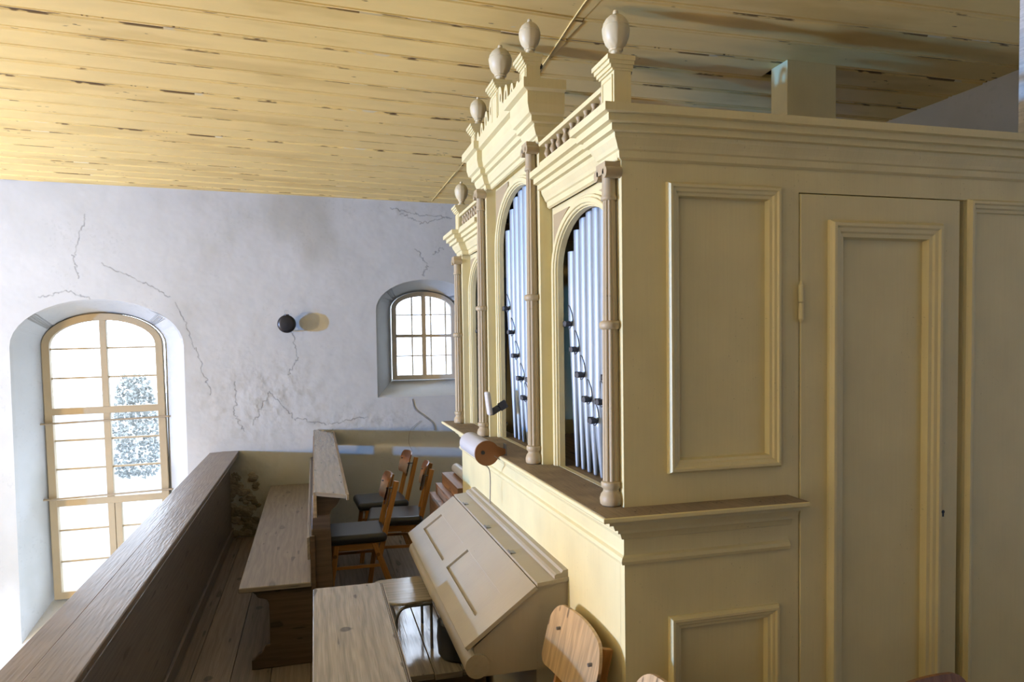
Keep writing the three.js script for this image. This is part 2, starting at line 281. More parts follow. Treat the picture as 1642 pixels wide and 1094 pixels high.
{
  const s = shapeOf([[ZW, YN], [ZN, YN], [ZN, 3.5], [ZW, 3.5]]), o = []; for (let i = 0; i < 24; i++) o.push([-2.8 + 0.16 * Math.cos(i / 12 * Math.PI), 1.42 + 0.14 * Math.sin(i / 12 * Math.PI)]);
  const win = ([z, y]) => arch(z, 0.55, y - 1.3, y + 1.0, 0.3);
  s.holes.push(pathOf(o)); for (const e of EAST) s.holes.push(pathOf(win(e)));
  const w = structure('wall_east', 'whitewashed gable wall of the nave', plasterUV(slabX(s, XE - 0.4, XE)), M.plaster);
  part('pane', slabX(shapeOf(o), XE - 0.3, XE - 0.28), M.glowPane, w);
  for (const e of EAST) part('pane', slabX(shapeOf(win(e)), XE - 0.3, XE - 0.28), M.glowPane, w);  // glowing panes of the east windows added for fill
}
{
  const w = structure('wall_added_partition', 'unseen brown boarded partition added to darken and warm the organ side');  // unseen boarding added to darken and warm the light on the organ side
  for (let i = 0; i < 21; i++) part('added_partition_board', box(-0.86 + i * 0.2 + 0.002, -0.86 + (i + 1) * 0.2 - 0.002, 0, 3.1, 1.5, 1.53), M.partition, w);
}
structure('floor_nave', 'stone floor of the nave below the gallery', box(XE, -0.86, YN - 0.1, YN, ZW, ZN), M.naveFloor);
{
  const f = structure('floor', 'wide worn floorboards of the organ loft', box(-0.9, XW, -0.16, -0.03, ZW, ZN), M.attic);
  const w = 0.2; let i = 0;
  for (let x = -0.86; x < XW; x += w, i++) part('floorboard', box(x + 0.002, Math.min(XW, x + w - 0.002), -0.03, rr(-0.002, 0.0), ZW, ZN), M.floor[(i * 7 + 1) % 3], f);
}
// ceiling of beaded boards in two fields that meet along a seam
{
  const c = structure('ceiling', 'ochre painted board ceiling with flaking joints');
  c.position.set(0, YC, 0); c.rotation.z = TILT;
  part('ceiling_backing', box(XE - 0.1, XW + 0.1, 0.22, 0.34, ZW - 0.1, ZN + 0.1), M.attic, c);
  const W = 0.21, SEAM = 1.1;
  // section across the board: flat face, a bead and a groove by one joint
  const sec = [[0.003, 0.03], [0.003, 0.012], [0.008, 0], [0.018, 0], [0.021, 0.009], [0.029, 0.009], [0.032, 0], [W - 0.012, 0], [W - 0.002, 0.012], [W - 0.002, 0.03]];
  const board = (len) => {
    const out = [], uv = []; const put = (x, j) => { out.push(x, sec[j][1], sec[j][0]); uv.push(x, sec[j][0] / W); };
    for (let j = 0; j + 1 < sec.length; j++) { put(0, j); put(len, j); put(len, j + 1); put(0, j); put(len, j + 1); put(0, j + 1); }
    for (const x of [0, len]) { for (const j of [0, 1, 8, 0, 8, 9]) put(x, j); }
    const g = new THREE.BufferGeometry(); g.setAttribute('position', new THREE.Float32BufferAttribute(out, 3)); g.setAttribute('uv', new THREE.Float32BufferAttribute(uv, 2)); g.computeVertexNormals(); return g;
  };
  const long = board(SEAM - XE + 0.6), short = board(XW - SEAM + 0.1), hb = board(1.08), he = board(0.9);
  let i = 0;
  for (const side of [0, 1]) {
    const turn = side ? -0.035 : 0.05;                              // the two fields do not run quite true
    for (let z = ZW - 0.6; z < ZN + 0.3; z += W, i++) {
      const hole = side && z > -3.42 && z < -3.1;
      const add = (g, x) => { const m = part('ceiling_board', g, M.ceiling[(i * 5 + side) % 4], c); m.rotation.set(rr(-0.012, 0.012), turn, 0); m.position.set(SEAM + 0.003 * (side ? 1 : -1) + x * Math.cos(turn), rr(-0.002, 0.002), z - x * Math.sin(turn)); };
      if (!side) add(long, -(SEAM - XE + 0.6)); else if (hole) { add(hb, 0); add(he, 1.36); } else add(short, 0);
    }
  }
}
// ---------------------------------------------------------------- windows
function windowPanes(w, c, a, y0, ys, b, zf, xm, levels) {       // each field between the bars is a pane
  const top = (x) => ys + b * Math.sqrt(Math.max(0, 1 - ((x - c) / a) ** 2));
  for (const [xa, xb] of [[c - a, xm], [xm, c + a]]) for (let k = 0; k + 1 < levels.length; k++) {
    const last = k + 2 === levels.length, pts = [[xa, levels[k]], [xb, levels[k]]];
    if (last) for (let i = 0; i <= 10; i++) { const x = xb + (xa - xb) * i / 10; pts.push([x, Math.max(levels[k], top(x))]); } else pts.push([xb, levels[k + 1]], [xa, levels[k + 1]]);
    part('pane', new THREE.ShapeGeometry(shapeOf(pts)).translate(0, 0, zf), M.glass, w);
  }
}
function ringFrame(c, a, y0, ys, b, t, z0, z1) { const s = shapeOf(arch(c, a, y0, ys, b)); s.holes.push(pathOf(arch(c, a - t, y0 + t, ys, b - t))); return slab(s, z0, z1, 0.004); }
let smallWindow, tallWindow;
{
  const w = structure('window_1', 'tall arched window with ochre frame and thin glazing bars');
  const c = -1.80, zf = -7.235; w.position.set(c, 0.7, 0); const t = new THREE.Group(); t.name = 'sash'; w.add(t); w.rotation.z = 0.012; t.position.set(-c, -0.7, 0);
  tallWindow = w;
  part('window_frame', ringFrame(c, 0.485, -0.50, 1.74, 0.285, 0.062, zf - 0.03, zf + 0.035), M.winPaint, t);
  part('mullion', box(c - 0.025, c + 0.03, -0.45, 2.0, zf - 0.025, zf + 0.03, 0.004), M.winPaint, t);
  part('transom', box(c - 0.43, c + 0.43, 1.135, 1.195, zf - 0.025, zf + 0.034, 0.004), M.winPaint, t);
  part('transom', box(c - 0.43, c + 0.43, 0.325, 0.385, zf - 0.025, zf + 0.034, 0.004), M.winPaint, t);
  part('casement_stile', box(c + 0.033, c + 0.085, -0.45, 0.33, zf - 0.03, zf + 0.026, 0.004), M.winPaint, t);
  for (const y of [1.715, 1.457, 0.906, 0.652, 0.108, -0.171]) part('glazing_bar', box(c - 0.43, c + 0.43, y - 0.008, y + 0.008, zf - 0.016, zf + 0.012, 0.002), M.winPaint, t);
  for (const y of [1.075, 0.41]) part('iron_bar', cyl(0.0085, 0.0085, [c - 0.52, y - 0.012, zf + 0.055], [c + 0.515, y + 0.008, zf + 0.055], 8), M.iron, t);
  windowPanes(t, c, 0.43, -0.44, 1.74, 0.23, zf - 0.005, c, [-0.44, -0.171, 0.108, 0.355, 0.652, 0.906, 1.165, 1.457, 1.715]);
}
{
  const w = structure('window_2', 'small arched window with eight panes beside the organ'), c = 1.05, zf = -7.22;
  part('window_frame', ringFrame(c, 0.315, 1.36, 2.06, 0.165, 0.045, zf - 0.03, zf + 0.03), M.winPale, w);
  part('mullion', box(c - 0.02, c + 0.02, 1.39, 2.19, zf - 0.025, zf + 0.026, 0.004), M.winPale, w);
  part('transom', box(c - 0.28, c + 0.28, 1.775, 1.805, zf - 0.025, zf + 0.028, 0.004), M.winPale, w);
  for (const y of [1.998, 1.594]) part('glazing_bar', box(c - 0.28, c + 0.28, y - 0.006, y + 0.006, zf - 0.014, zf + 0.012, 0.002), M.winPale, w);
  windowPanes(w, c, 0.28, 1.40, 2.06, 0.13, zf - 0.004, c, [1.40, 1.594, 1.79, 1.998]);
  smallWindow = w;
  for (const x of [c - 0.1, c + 0.09, c + 0.24]) part('outer_sash_bar', box(x - 0.008, x + 0.008, 1.37, 2.2, zf - 0.13, zf - 0.115), M.winPale, w);
}
{                                                                // one added unseen behind the organ to light the wall; one down the nave
  const a = smallWindow.clone(), b = tallWindow.clone();
  a.name = 'window_3'; a.position.x += 1.45; a.userData = { kind: 'structure', label: 'unseen small arched window added behind the organ case for light', category: 'window' }; scene.add(a);
  b.name = 'window_4'; b.position.x -= 3.6; b.userData = { kind: 'structure', label: 'tall arched window further down the nave', category: 'window' }; scene.add(b);
}
// outside
structure('ground', 'bright open ground outside the windows', box(-60, 60, -3.6, -3.5, -90, ZW - 0.47), M.snow);
function tree(x, z, h, label) {
  const t = thing('garden_tree', label, 'tree', [x, -3.5, z]);
  part('trunk', cyl(0.06, 0.03, [0, 0, 0], [0, h * 0.7, 0], 8), M.bark, t);
  const g = []; for (let i = 0; i < 1500; i++) { const a = rr(0, 6.28), v = rnd(), r = h * 0.115 * Math.sqrt(rnd()) * (1.1 - 0.8 * Math.abs(v - 0.35)), q = new THREE.TetrahedronGeometry(rr(0.02, 0.06)); q.rotateX(rr(0, 3)); q.rotateY(rr(0, 3)); q.translate(r * Math.cos(a), h * (0.5 + 0.5 * v), r * Math.sin(a)); g.push(q); }
  part('foliage', g, M.leaf, t).userData.kind = 'stuff';
}
tree(-3.92, -18, 4.6, 'pale bushy tree outside the tall window');

// ================================================================ gallery parapet
{
  const p = thing('gallery_parapet', 'long brown wooden gallery parapet running to the window wall', 'parapet', [0, 0, 0]);
  const z0 = ZW, z1 = ZN;
  part('parapet_panel', box(-0.80, -0.752, 0, 0.74, z0, z1), M.parapetDark, p);
  part('cap_board', box(-0.82, -0.672, 0.752, 0.782, z0, z1, 0.006), M.parapet, p);
  part('outer_cap_strip', [bar([-0.868, 0.762, z0], [-0.868, 0.762, z1], 0.10, 0.03, [1, 0.05, 0])], M.parapet, p);
  part('bead', cyl(0.009, 0.009, [-0.683, 0.744, z0], [-0.683, 0.744, z1], 10), M.parapet, p);
  part('cap_moulding', sweep([[-0.752, z0], [-0.752, z1]].map(([x, z]) => [x, z]), [[0, 0.68], [0.012, 0.69], [0.02, 0.72], [0.055, 0.735], [0.055, 0.752], [0, 0.752]].map(([a, b]) => [a, b])), M.parapetDark, p);
  part('skirting', box(-0.752, -0.735, 0, 0.09, z0, z1, 0.003), M.parapetDark, p);
}

// ================================================================ the organ
const ZS = -1.927, XP = 0.849, XF = 0.90, XB = 0.849, LED = 1.238;
const Z1 = -4.276, Z2 = -3.634, Z3 = -2.746, Z4 = -1.969, ZEND = -4.325, ZC = -3.19;
const organ = thing('pipe_organ', 'cream painted pipe organ with columns, urn finials and silver pipes', 'organ', [0, 0, 0]);
{
  // ---- side towards the stairs: boarding with recessed panels, a tall door, a further panel
  const side = shapeOf([[XP, 0], [1.430, 0], [1.430, 2.24], [XP, 2.24]]);
  const hole = (x0, x1, y0, y1) => pathOf([[x0, y0], [x1, y0], [x1, y1], [x0, y1]]);
  side.holes.push(hole(1.005, 1.330, 1.350, 2.150), hole(1.005, 1.330, 0.10, 0.885));
  const sw = part('side_board', slab(side, ZS - 0.03, ZS), M.cream, organ);
  const prof = [[0, 0], [0, 0.009], [0.003, 0.013], [0.007, 0.020], [0.014, 0.020], [0.018, 0.015], [0.026, 0.013], [0.030, 0.008], [0.038, 0.006], [0.040, -0.004], [0.042, -0.016]];
  const mould = (x0, x1, y0, y1, parent) => { const f = part('panel_moulding', frame(x0, x1, y0, y1, prof), M.cream, parent); f.position.z = ZS; return f; };
  mould(0.986, 1.362, 1.328, 2.172, sw); mould(0.986, 1.356, 0.06, 0.905, sw);
  part('recessed_panel', box(1.0, 1.335, 1.345, 2.155, ZS - 0.028, ZS - 0.013), M.cream, sw);
  part('recessed_panel', box(1.0, 1.335, 0.09, 0.89, ZS - 0.028, ZS - 0.013), M.cream, sw);
  part('head_rail', box(1.430, XW, 2.160, 2.24, ZS - 0.03, ZS), M.cream, organ);
  // door
  const dr = shapeOf([[1.434, 0.01], [2.034, 0.01], [2.034, 2.156], [1.434, 2.156]]); dr.holes.push(hole(1.55, 1.93, 0.2, 2.055));
  const door = part('case_door', slab(dr, ZS - 0.03, ZS + 0.004, 0.002), M.cream, organ);
  part('panel_moulding', frame(1.530, 1.957, 0.18, 2.079, prof.map(([a, b]) => [a * 1.35, b * 1.1])), M.cream, door).position.z = ZS + 0.004;
  part('recessed_panel', box(1.545, 1.94, 0.19, 2.06, ZS - 0.03, ZS - 0.012), M.cream, door);
  for (const y of [1.827, 0.55]) { part('hinge', [cyl(0.0075, 0.0085, [1.431, y + 0.001, ZS + 0.010], [1.431, y + 0.05, ZS + 0.010], 10), cyl(0.0085, 0.003, [1.431, y + 0.05, ZS + 0.010], [1.431, y + 0.066, ZS + 0.010], 10), cyl(0.0085, 0.0075, [1.431, y - 0.05, ZS + 0.010], [1.431, y - 0.003, ZS + 0.010], 10), cyl(0.003, 0.0085, [1.431, y - 0.062, ZS + 0.010], [1.431, y - 0.05, ZS + 0.010], 10)], M.cream, door); }
  part('keyhole', [cyl(0.006, 0.006, [1.977, 1.142, ZS + 0.001], [1.977, 1.142, ZS + 0.0052], 10), box(1.974, 1.980, 1.126, 1.140, ZS + 0.001, ZS + 0.0052)], M.black, door);
  // recess strip and the panel beyond the door
  part('jamb', box(2.036, 2.068, 0, 2.16, ZS - 0.075, ZS - 0.05), M.cream, organ);
  const rb = part('end_board', box(2.066, XW, 0, 2.16, ZS - 0.06, ZS - 0.012), M.cream, organ);
  part('panel_moulding', frame(2.068, 3.15, 0.06, 2.176 - 0.012, prof.map(([a, b]) => [a * 1.1, b * 1.3])), M.cream, rb).position.z = ZS - 0.012;
  // far side, back, roof, so that the case is a closed box
  part('far_side_board', box(XP, 2.6, 0, 2.36, ZEND, ZEND + 0.03), M.cream, organ);
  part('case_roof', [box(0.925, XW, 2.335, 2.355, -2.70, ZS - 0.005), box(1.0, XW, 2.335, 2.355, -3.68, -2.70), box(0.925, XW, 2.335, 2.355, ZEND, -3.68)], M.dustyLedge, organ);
  part('tower_lining', box(0.985, 0.995, 2.33, 2.455, -3.68, -2.70), M.inside, organ);
  part('tower_back', [box(0.996, 1.008, 2.33, 2.47, -3.687, -2.693), box(0.92, 1.0, 2.33, 2.47, -2.70, -2.693), box(0.92, 1.0, 2.33, 2.47, -3.687, -3.68), box(0.92, 1.0, 2.457, 2.47, -3.687, -2.693)], M.cream, organ);
  part('case_back', box(2.5, 2.53, 0, 2.334, ZEND + 0.031, ZS - 0.08), M.inside, organ);
  part('wind_chest', box(1.15, 1.9, 0.9, 1.15, ZEND + 0.1, ZS - 0.15), M.inside, organ);
  // ---- base
  part('base_front', box(XB, XB + 0.03, 0, 1.20, ZEND + 0.031, ZS - 0.031), M.cream, organ);
  const ledgeProf = [[0.001, 1.072], [0.012, 1.074], [0.016, 1.084], [0.012, 1.094], [0.004, 1.100], [0.003, 1.108], [0.003, 1.146], [0.014, 1.150], [0.022, 1.168], [0.034, 1.172], [0.034, 1.182], [0.050, 1.186], [0.060, 1.206], [0.078, 1.208], [0.078, 1.222], [0.100, 1.222]];
  const ledgePath = [[1.392, ZS], [XB, ZS], [XB, ZEND], [1.1, ZEND]];
  const led = part('ledge_moulding', sweep(ledgePath, [...ledgeProf, [0.0, 1.222]]), M.cream, organ);
  part('ledge_board', sweep(ledgePath, [[-0.14, 1.2225], [0.103, 1.2225], [0.106, 1.226], [0.106, 1.235], [0.103, LED - 0.001], [-0.14, LED - 0.001]]), M.cream, led);
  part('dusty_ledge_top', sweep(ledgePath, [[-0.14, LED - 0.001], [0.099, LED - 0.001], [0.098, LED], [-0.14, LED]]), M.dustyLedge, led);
  // ---- cornices
  const corn = [[0.0015, 2.228], [0.010, 2.234], [0.012, 2.252], [0.018, 2.256], [0.022, 2.266], [0.032, 2.284], [0.034, 2.296], [0.048, 2.298], [0.048, 2.316], [0.064, 2.318], [0.064, 2.338], [0.080, 2.340], [0.080, 2.362], [-0.04, 2.362]];
  part('side_cornice', sweep([[XW, ZS], [XP, ZS], [XP, -2.052], [0.888, -2.052], [0.888, -2.695]], corn), M.cream, organ);
  part('wing_cornice', sweep([[0.888, -3.69], [0.888, -4.19], [XP, -4.19], [XP, ZEND], [1.3, ZEND]], corn), M.cream, organ);
  // ---- front fields with arched openings
  const bays = [
    { c: (Z3 + Z4) / 2, w0: -2.70, w1: -2.005, a: 0.287, ys: 1.985, b: 0.187, top: 2.232, n: 9, low: 1.45, tall: 0 },
    { c: ZC, w0: Z2 + 0.03, w1: Z3 - 0.03, a: 0.352, ys: 2.175, b: 0.241, top: 2.50, n: 9, low: 1.42, tall: 1 },
    { c: (Z1 + Z2) / 2, w0: -4.24, w1: -3.675, a: 0.255, ys: 1.985, b: 0.187, top: 2.232, n: 9, low: 1.45, tall: 0 },
  ];
  for (const y of bays) {
    const s = shapeOf([[y.w0, LED - 0.012], [y.w1, LED - 0.012], [y.w1, y.top], [y.w0, y.top]]); s.holes.push(pathOf(arch(y.c, y.a, LED + 0.001, y.ys, y.b)));
    const fld = part('arched_front_board', slabX(s, XF, XF + 0.022), M.cream, organ);
    // archivolt: three stepped rings round the opening
    const ring = (e0, e1, x0) => { const o = arch(y.c, y.a + e1, LED + 0.001, y.ys, y.b + e1), i = arch(y.c, y.a + e0, LED + 0.001, y.ys, y.b + e0); return slabX(shapeOf([...o.slice(1), o[0], i[0], ...i.slice(1).reverse()]), x0, XF + 0.01, 0.002); };
    part('archivolt', [ring(0.004, 0.040, XF - 0.010), ring(0.012, 0.030, XF - 0.017)], M.cream, fld);
    for (const sg of [-1, 1]) {
      const W = (y.w1 - y.w0) / 2 - 0.03, e = 0.052, pts = [], c2 = (y.w0 + y.w1) / 2, yt = y.top - 0.03;
      for (let i = 0; i <= 14; i++) { const t = (0.30 + 0.9 * i / 14) * 1.0, zz = (y.a + e) * Math.cos(t), yy = y.ys + (y.b + e) * Math.sin(t); if (zz < W && yy < yt) pts.push([c2 + sg * zz, yy]); }
      const l = pts[pts.length - 1]; pts.push([l[0], yt], [c2 + sg * W, yt], [c2 + sg * W, pts[0][1] - 0.07]);
      part('spandrel', slabX(shapeOf(pts), XF - 0.006, XF + 0.002), M.tan, fld);
    }
    // pipes: feet rise towards the middle of the bay is lowest, bodies follow the arch
    const bayW = 2 * y.a - 0.012, step = bayW / y.n;
    for (let k = 0; k < y.n; k++) {
      const q = (k - (y.n - 1) / 2) / ((y.n - 1) / 2), z = y.c + (k - (y.n - 1) / 2) * step, r = step * (0.485 - 0.02 * ((k * 3) % 2)), x = XF + 0.060;
      const ym = (y.tall ? 1.46 : 1.44) + (y.tall ? 0.42 : 0.34) * Math.abs(q) ** 1.15, yt = y.ys + (y.b + 0.02) * Math.sqrt(Math.max(0.02, 1 - q * q * 0.86)) - 0.008;
      const pp = part('organ_pipe', lathe([[0.0065, LED + 0.002], [0.009, LED + 0.006], [r * 0.93, ym - 0.02], [r, ym - 0.012], [r, yt], [r - 0.002, yt], [r - 0.002, yt - 0.02]], 18), M.pipe, organ);
      pp.position.set(x, 0, z);
      const hw = r * 0.70, arc = []; for (let i = 0; i < 22; i++) { const t = 2 * Math.PI * i / 22, zz = hw * Math.cos(t); arc.push([-Math.sqrt(r * r - zz * zz) - 0.0012, ym + 0.012 + (Math.sin(t) > 0 ? 0.062 : 0.026) * Math.sin(t), zz]); }
      part('mouth_rim', [tube(arc, 0.0014, 44, 5, true), box(-r - 0.001, -r + 0.012, ym - 0.006, ym + 0.007, -hw * 0.8, hw * 0.8)], M.pipeDark, pp);
      part('ear', [cyl(0.0105, 0.0105, [-r - 0.024, ym + 0.004, hw], [-r - 0.004, ym + 0.004, hw * 0.8], 12), cyl(0.004, 0.004, [-r - 0.006, ym + 0.004, hw * 0.8], [-r + 0.02, ym + 0.004, hw * 0.7], 8)], M.pipeDark, pp);
      part('ear', cyl(0.0105, 0.0105, [-r - 0.016, ym + 0.004, -hw], [-r + 0.004, ym + 0.004, -hw * 0.8], 12), M.pipeDark, pp);
    }
  }
  // ---- pilasters and columns
  const flute = (r, n = 10) => { const p = []; for (let i = 0; i < n * 4; i++) { const t = i / (n * 4) * 2 * Math.PI, k = i % 4; p.push([r * (k === 2 ? 0.84 : k === 0 ? 1 : 0.95) * Math.cos(t), r * (k === 2 ? 0.84 : k === 0 ? 1 : 0.95) * Math.sin(t)]); } return p; };
  const shaft = (r0, r1, y0, y1) => { const a = flute(r0).map(([x, z]) => [x, z]), b = flute(r1), out = []; for (let i = 0; i < a.length; i++) { const j = (i + 1) % a.length; const A = [a[i][0], y0, a[i][1]], B = [a[j][0], y0, a[j][1]], C = [b[j][0], y1, b[j][1]], D = [b[i][0], y1, b[i][1]]; out.push(A, C, B, A, D, C); } const g = new THREE.BufferGeometry(); g.setAttribute('position', new THREE.Float32BufferAttribute(out.flat(), 3)); g.computeVertexNormals(); return boxUV(g); };
  for (const [z, top, ringY, zin] of [[Z4, 2.228, 1.764, 0], [Z3, 2.489, 1.891, 0], [Z2, 2.489, 1.891, 0], [Z1, 2.228, 1.764, 0]]) {
    part('pilaster', box(XP, XF + 0.02, LED - 0.01, top + 0.012, z - 0.042, z === Z4 ? ZS - 0.031 : z + 0.042, 0.002), M.cream, organ);
    const c = sub('column', organ); c.position.set(0.828, 0, z);
    part('column_base', lathe([[0, LED], [0.028, LED], [0.033, LED + 0.006], [0.0345, LED + 0.02], [0.031, LED + 0.034], [0.0245, LED + 0.042], [0.024, LED + 0.050], [0.030, LED + 0.054], [0.0305, LED + 0.068], [0.026, LED + 0.073], [0, LED + 0.073]], 28), M.tan, c);
    part('shaft', [shaft(0.0255, 0.0235, LED + 0.070, ringY - 0.012), shaft(0.0225, 0.018, ringY + 0.012, top - 0.105)], M.tan, c);
    part('shaft_ring', lathe([[0.02, ringY - 0.014], [0.027, ringY - 0.012], [0.0315, ringY - 0.006], [0.0315, ringY + 0.005], [0.027, ringY + 0.011], [0.02, ringY + 0.013]], 24), M.tan, c);
    part('neck', lathe([[0.017, top - 0.108], [0.0235, top - 0.106], [0.0235, top - 0.098], [0.0205, top - 0.093], [0.0195, top - 0.045], [0.021, top - 0.035], [0.0, top - 0.034]], 24), M.tan, c);
    const cap = [box(-0.026, 0.022, top - 0.024, top - 0.002, -0.034, 0.034, 0.002), box(-0.027, 0.022, top - 0.036, top - 0.022, -0.026, 0.026)];
    for (const s of [-1, 1]) cap.push(cyl(0.0165, 0.0165, [-0.027, top - 0.0325, s * 0.0315], [0.022, top - 0.0325, s * 0.0315], 16));
    part('capital', cap, M.tan, c);
  }
  // ---- entablature block over each column
  for (const [z, y] of [[Z4, 2.226], [Z3, 2.487], [Z2, 2.487], [Z1, 2.226]]) part('impost_block', box(XP - 0.012, XF, y, y + 0.035, z - 0.04, z + 0.04, 0.002), M.cream, organ);
  // ---- tower entablature
  const tow = [[0.0015, 2.478], [0.008, 2.482], [0.012, 2.498], [0.020, 2.502], [0.030, 2.530], [0.030, 2.542], [0.044, 2.546], [0.044, 2.568], [0.056, 2.574], [0.064, 2.606], [0.064, 2.650], [0.084, 2.656], [0.084, 2.692], [-0.02, 2.692]];
  const tp = [[0.93, -2.692], [XP, -2.692], [XP, -2.815], [0.874, -2.815], [0.874, -3.565], [XP, -3.565], [XP, -3.688], [0.93, -3.688]];
  part('tower_cornice', sweep(tp, tow), M.cream, organ);
  part('tower_wall', [box(0.878, 0.934, 2.485, 2.66, -3.687, -2.693), box(0.842, 0.934, 2.655, 2.690, -3.70, -2.68)], M.cream, organ);
  // ---- pedestals, balustrades, fretwork and urns on top
  const pedestal = (z, y0, y1, wz, wx, x0 = 0.835) => {
    const g = [box(x0, x0 + wx, y0, y1 - 0.040, z - wz / 2, z + wz / 2)];
    const pth = [[x0 + wx, z + wz / 2], [x0, z + wz / 2], [x0, z - wz / 2], [x0 + wx, z - wz / 2], [x0 + wx, z + wz / 2]];
    const st = [[0.000, 0.004, -0.040, -0.034], [0.000, 0.008, -0.034, -0.024], [0, 0.012, -0.024, -0.013], [0, 0.016, -0.013, 0]];
    for (const [, e, a, b] of st) g.push(box(x0 - e * 1.5, x0 + wx + e * 0.5, y1 + a, y1 + b, z - wz / 2 - e, z + wz / 2 + e * 0.8));
    g.push(box(x0 + 0.006, x0 + wx - 0.004, y1 - 0.001, y1 + 0.010, z - 0.024, z + 0.024));
    const p = part('pedestal', g, M.cream, organ);
    const fr = frame(-wz / 2 + 0.008, wz / 2 - 0.008, y0 + 0.008, y1 - 0.048, [[0, 0], [0, 0.004], [0.006, 0.004], [0.008, 0]]); fr.rotateY(-Math.PI / 2); fr.translate(x0, 0, z); part('panel_moulding', fr, M.cream, p);
    part('fixing_knob', new THREE.SphereGeometry(0.012, 12, 8).translate(x0 + wx + 0.012, y1 - 0.026, z), M.pipeDark, p);
    return p;
  };
  const urn = (z, y0, h, r, x = 0.862) => {
    const u = part('urn_finial', toCreasedNormals(lathe([[0, 0], [0.56, 0], [0.58, 0.03], [0.48, 0.05], [0.47, 0.055], [0.37, 0.10], [0.37, 0.15], [0.38, 0.151], [0.51, 0.165], [0.53, 0.18], [0.51, 0.20], [0.46, 0.202], [0.53, 0.225], [0.78, 0.31], [0.94, 0.44], [1.0, 0.57], [0.995, 0.622], [0.95, 0.628], [0.94, 0.645], [0.965, 0.65], [0.90, 0.72], [0.74, 0.80], [0.50, 0.865], [0.27, 0.895], [0.20, 0.91], [0.21, 0.945], [0.16, 0.985], [0, 1.0]].map(([a, b]) => [a * r, b * h]), 32), 0.55), M.urn, organ);
    u.position.set(x, y0 + 0.0095, z);
  };
  for (const [z, s] of [[-1.988, 1], [Z1 - 0.005, -1]]) {
    pedestal(z, 2.360, 2.522, 0.095, 0.052); urn(z, 2.522, 0.140, 0.040);
  }
  const balustrade = (za, zb, n) => {
    part('balustrade_plinth', box(0.836, 0.880, 2.360, 2.392, Math.min(za, zb), Math.max(za, zb)), M.cream, organ);
    part('balustrade_rail', box(0.834, 0.876, 2.452, 2.468, Math.min(za, zb), Math.max(za, zb), 0.002), M.cream, organ);
    for (let i = 0; i < n; i++) {
      const b = part('baluster', lathe([[0.010, 0], [0.010, 0.006], [0.006, 0.009], [0.0065, 0.012], [0.0125, 0.024], [0.013, 0.029], [0.008, 0.042], [0.0065, 0.048], [0.009, 0.053], [0.0105, 0.056], [0.0105, 0.0605]], 14), M.tan, organ);
      b.position.set(0.856, 2.3918, za + (zb - za) * (i + 0.6) / (n + 0.2));
    }
  };
  balustrade(-2.038, -2.655, 9); balustrade(-4.23, -3.725, 8);
  for (const z of [Z3 + 0.012, Z2 - 0.012]) { pedestal(z, 2.690, 2.808, 0.085, 0.055, 0.80); urn(z, 2.808, 0.140, 0.042, 0.828); }
  part('attic_plinth', box(0.800, 0.890, 2.690, 2.706, -3.60, -2.78), M.cream, organ);
  pedestal(ZC, 2.690, 2.862, 0.115, 0.055, 0.80); urn(ZC, 2.862, 0.166, 0.052, 0.828);
  for (const s of [-1, 1]) {                                          // sawn scrolls that climb to the middle
    const p = new THREE.Shape(); const X = (d, y) => [ZC + s * d, 2.704 + 1.0 * y];
    p.moveTo(...X(0.06, 0)); p.lineTo(...X(0.39, 0)); p.lineTo(...X(0.39, 0.02)); p.bezierCurveTo(...X(0.375, 0.06), ...X(0.345, 0.055), ...X(0.335, 0.025)); p.bezierCurveTo(...X(0.325, 0.01), ...X(0.31, 0.015), ...X(0.305, 0.03));
    p.bezierCurveTo(...X(0.30, 0.085), ...X(0.255, 0.08), ...X(0.25, 0.035)); p.bezierCurveTo(...X(0.245, 0.015), ...X(0.22, 0.015), ...X(0.215, 0.04)); p.bezierCurveTo(...X(0.215, 0.11), ...X(0.155, 0.115), ...X(0.15, 0.05)); p.bezierCurveTo(...X(0.145, 0.03), ...X(0.125, 0.03), ...X(0.12, 0.05)); p.bezierCurveTo(...X(0.12, 0.125), ...X(0.08, 0.125), ...X(0.06, 0.12)); p.lineTo(...X(0.06, 0));
    for (const [d, y, r] of [[0.183, 0.05, 0.014], [0.278, 0.035, 0.010], [0.092, 0.07, 0.012]]) { const h = new THREE.Path(); h.absellipse(ZC + s * d, 2.704 + 1.0 * y, r * 0.7, r * 1.5, 0, Math.PI * 2); p.holes.push(h); }
    part('fretwork_scroll', slabX(p, 0.802, 0.818), M.cream, organ);
  }
  // ---- key desk
  const kd = sub('key_desk', organ), K0 = -3.972, K1 = -2.424;
  const kp = [[0.849, 0.563], [0.849, 0.868], [0.738, 0.856], [0.505, 0.668], [0.505, 0.563]];
  part('desk_body', slab(shapeOf(kp), K0, K1), M.desk, kd);
  // sloping lid with two sunk panels: built flat (u down the slope, along z), then laid on
  const ang = Math.atan2(0.856 - 0.672, 0.738 - 0.488), LL = 0.318, lid = shapeOf([[0, K0 - 0.012], [LL, K0 - 0.012], [LL, K1 + 0.012], [0, K1 + 0.012]]);
  const wins = [[0.085, 0.205, -3.86, -3.26], [0.085, 0.205, -3.16, -2.56]];
  for (const [a, b, c, d] of wins) lid.holes.push(pathOf([[a, c], [b, c], [b, d], [a, d]]));
  const lay = (g) => { g.rotateX(Math.PI / 2); g.scale(1, -1, 1); g.rotateZ(ang); g.translate(0.484, 0.668, 0); return g; };   // (u, z, t)
  const lidG = slab(lid, 0, 0.016, 0.001);
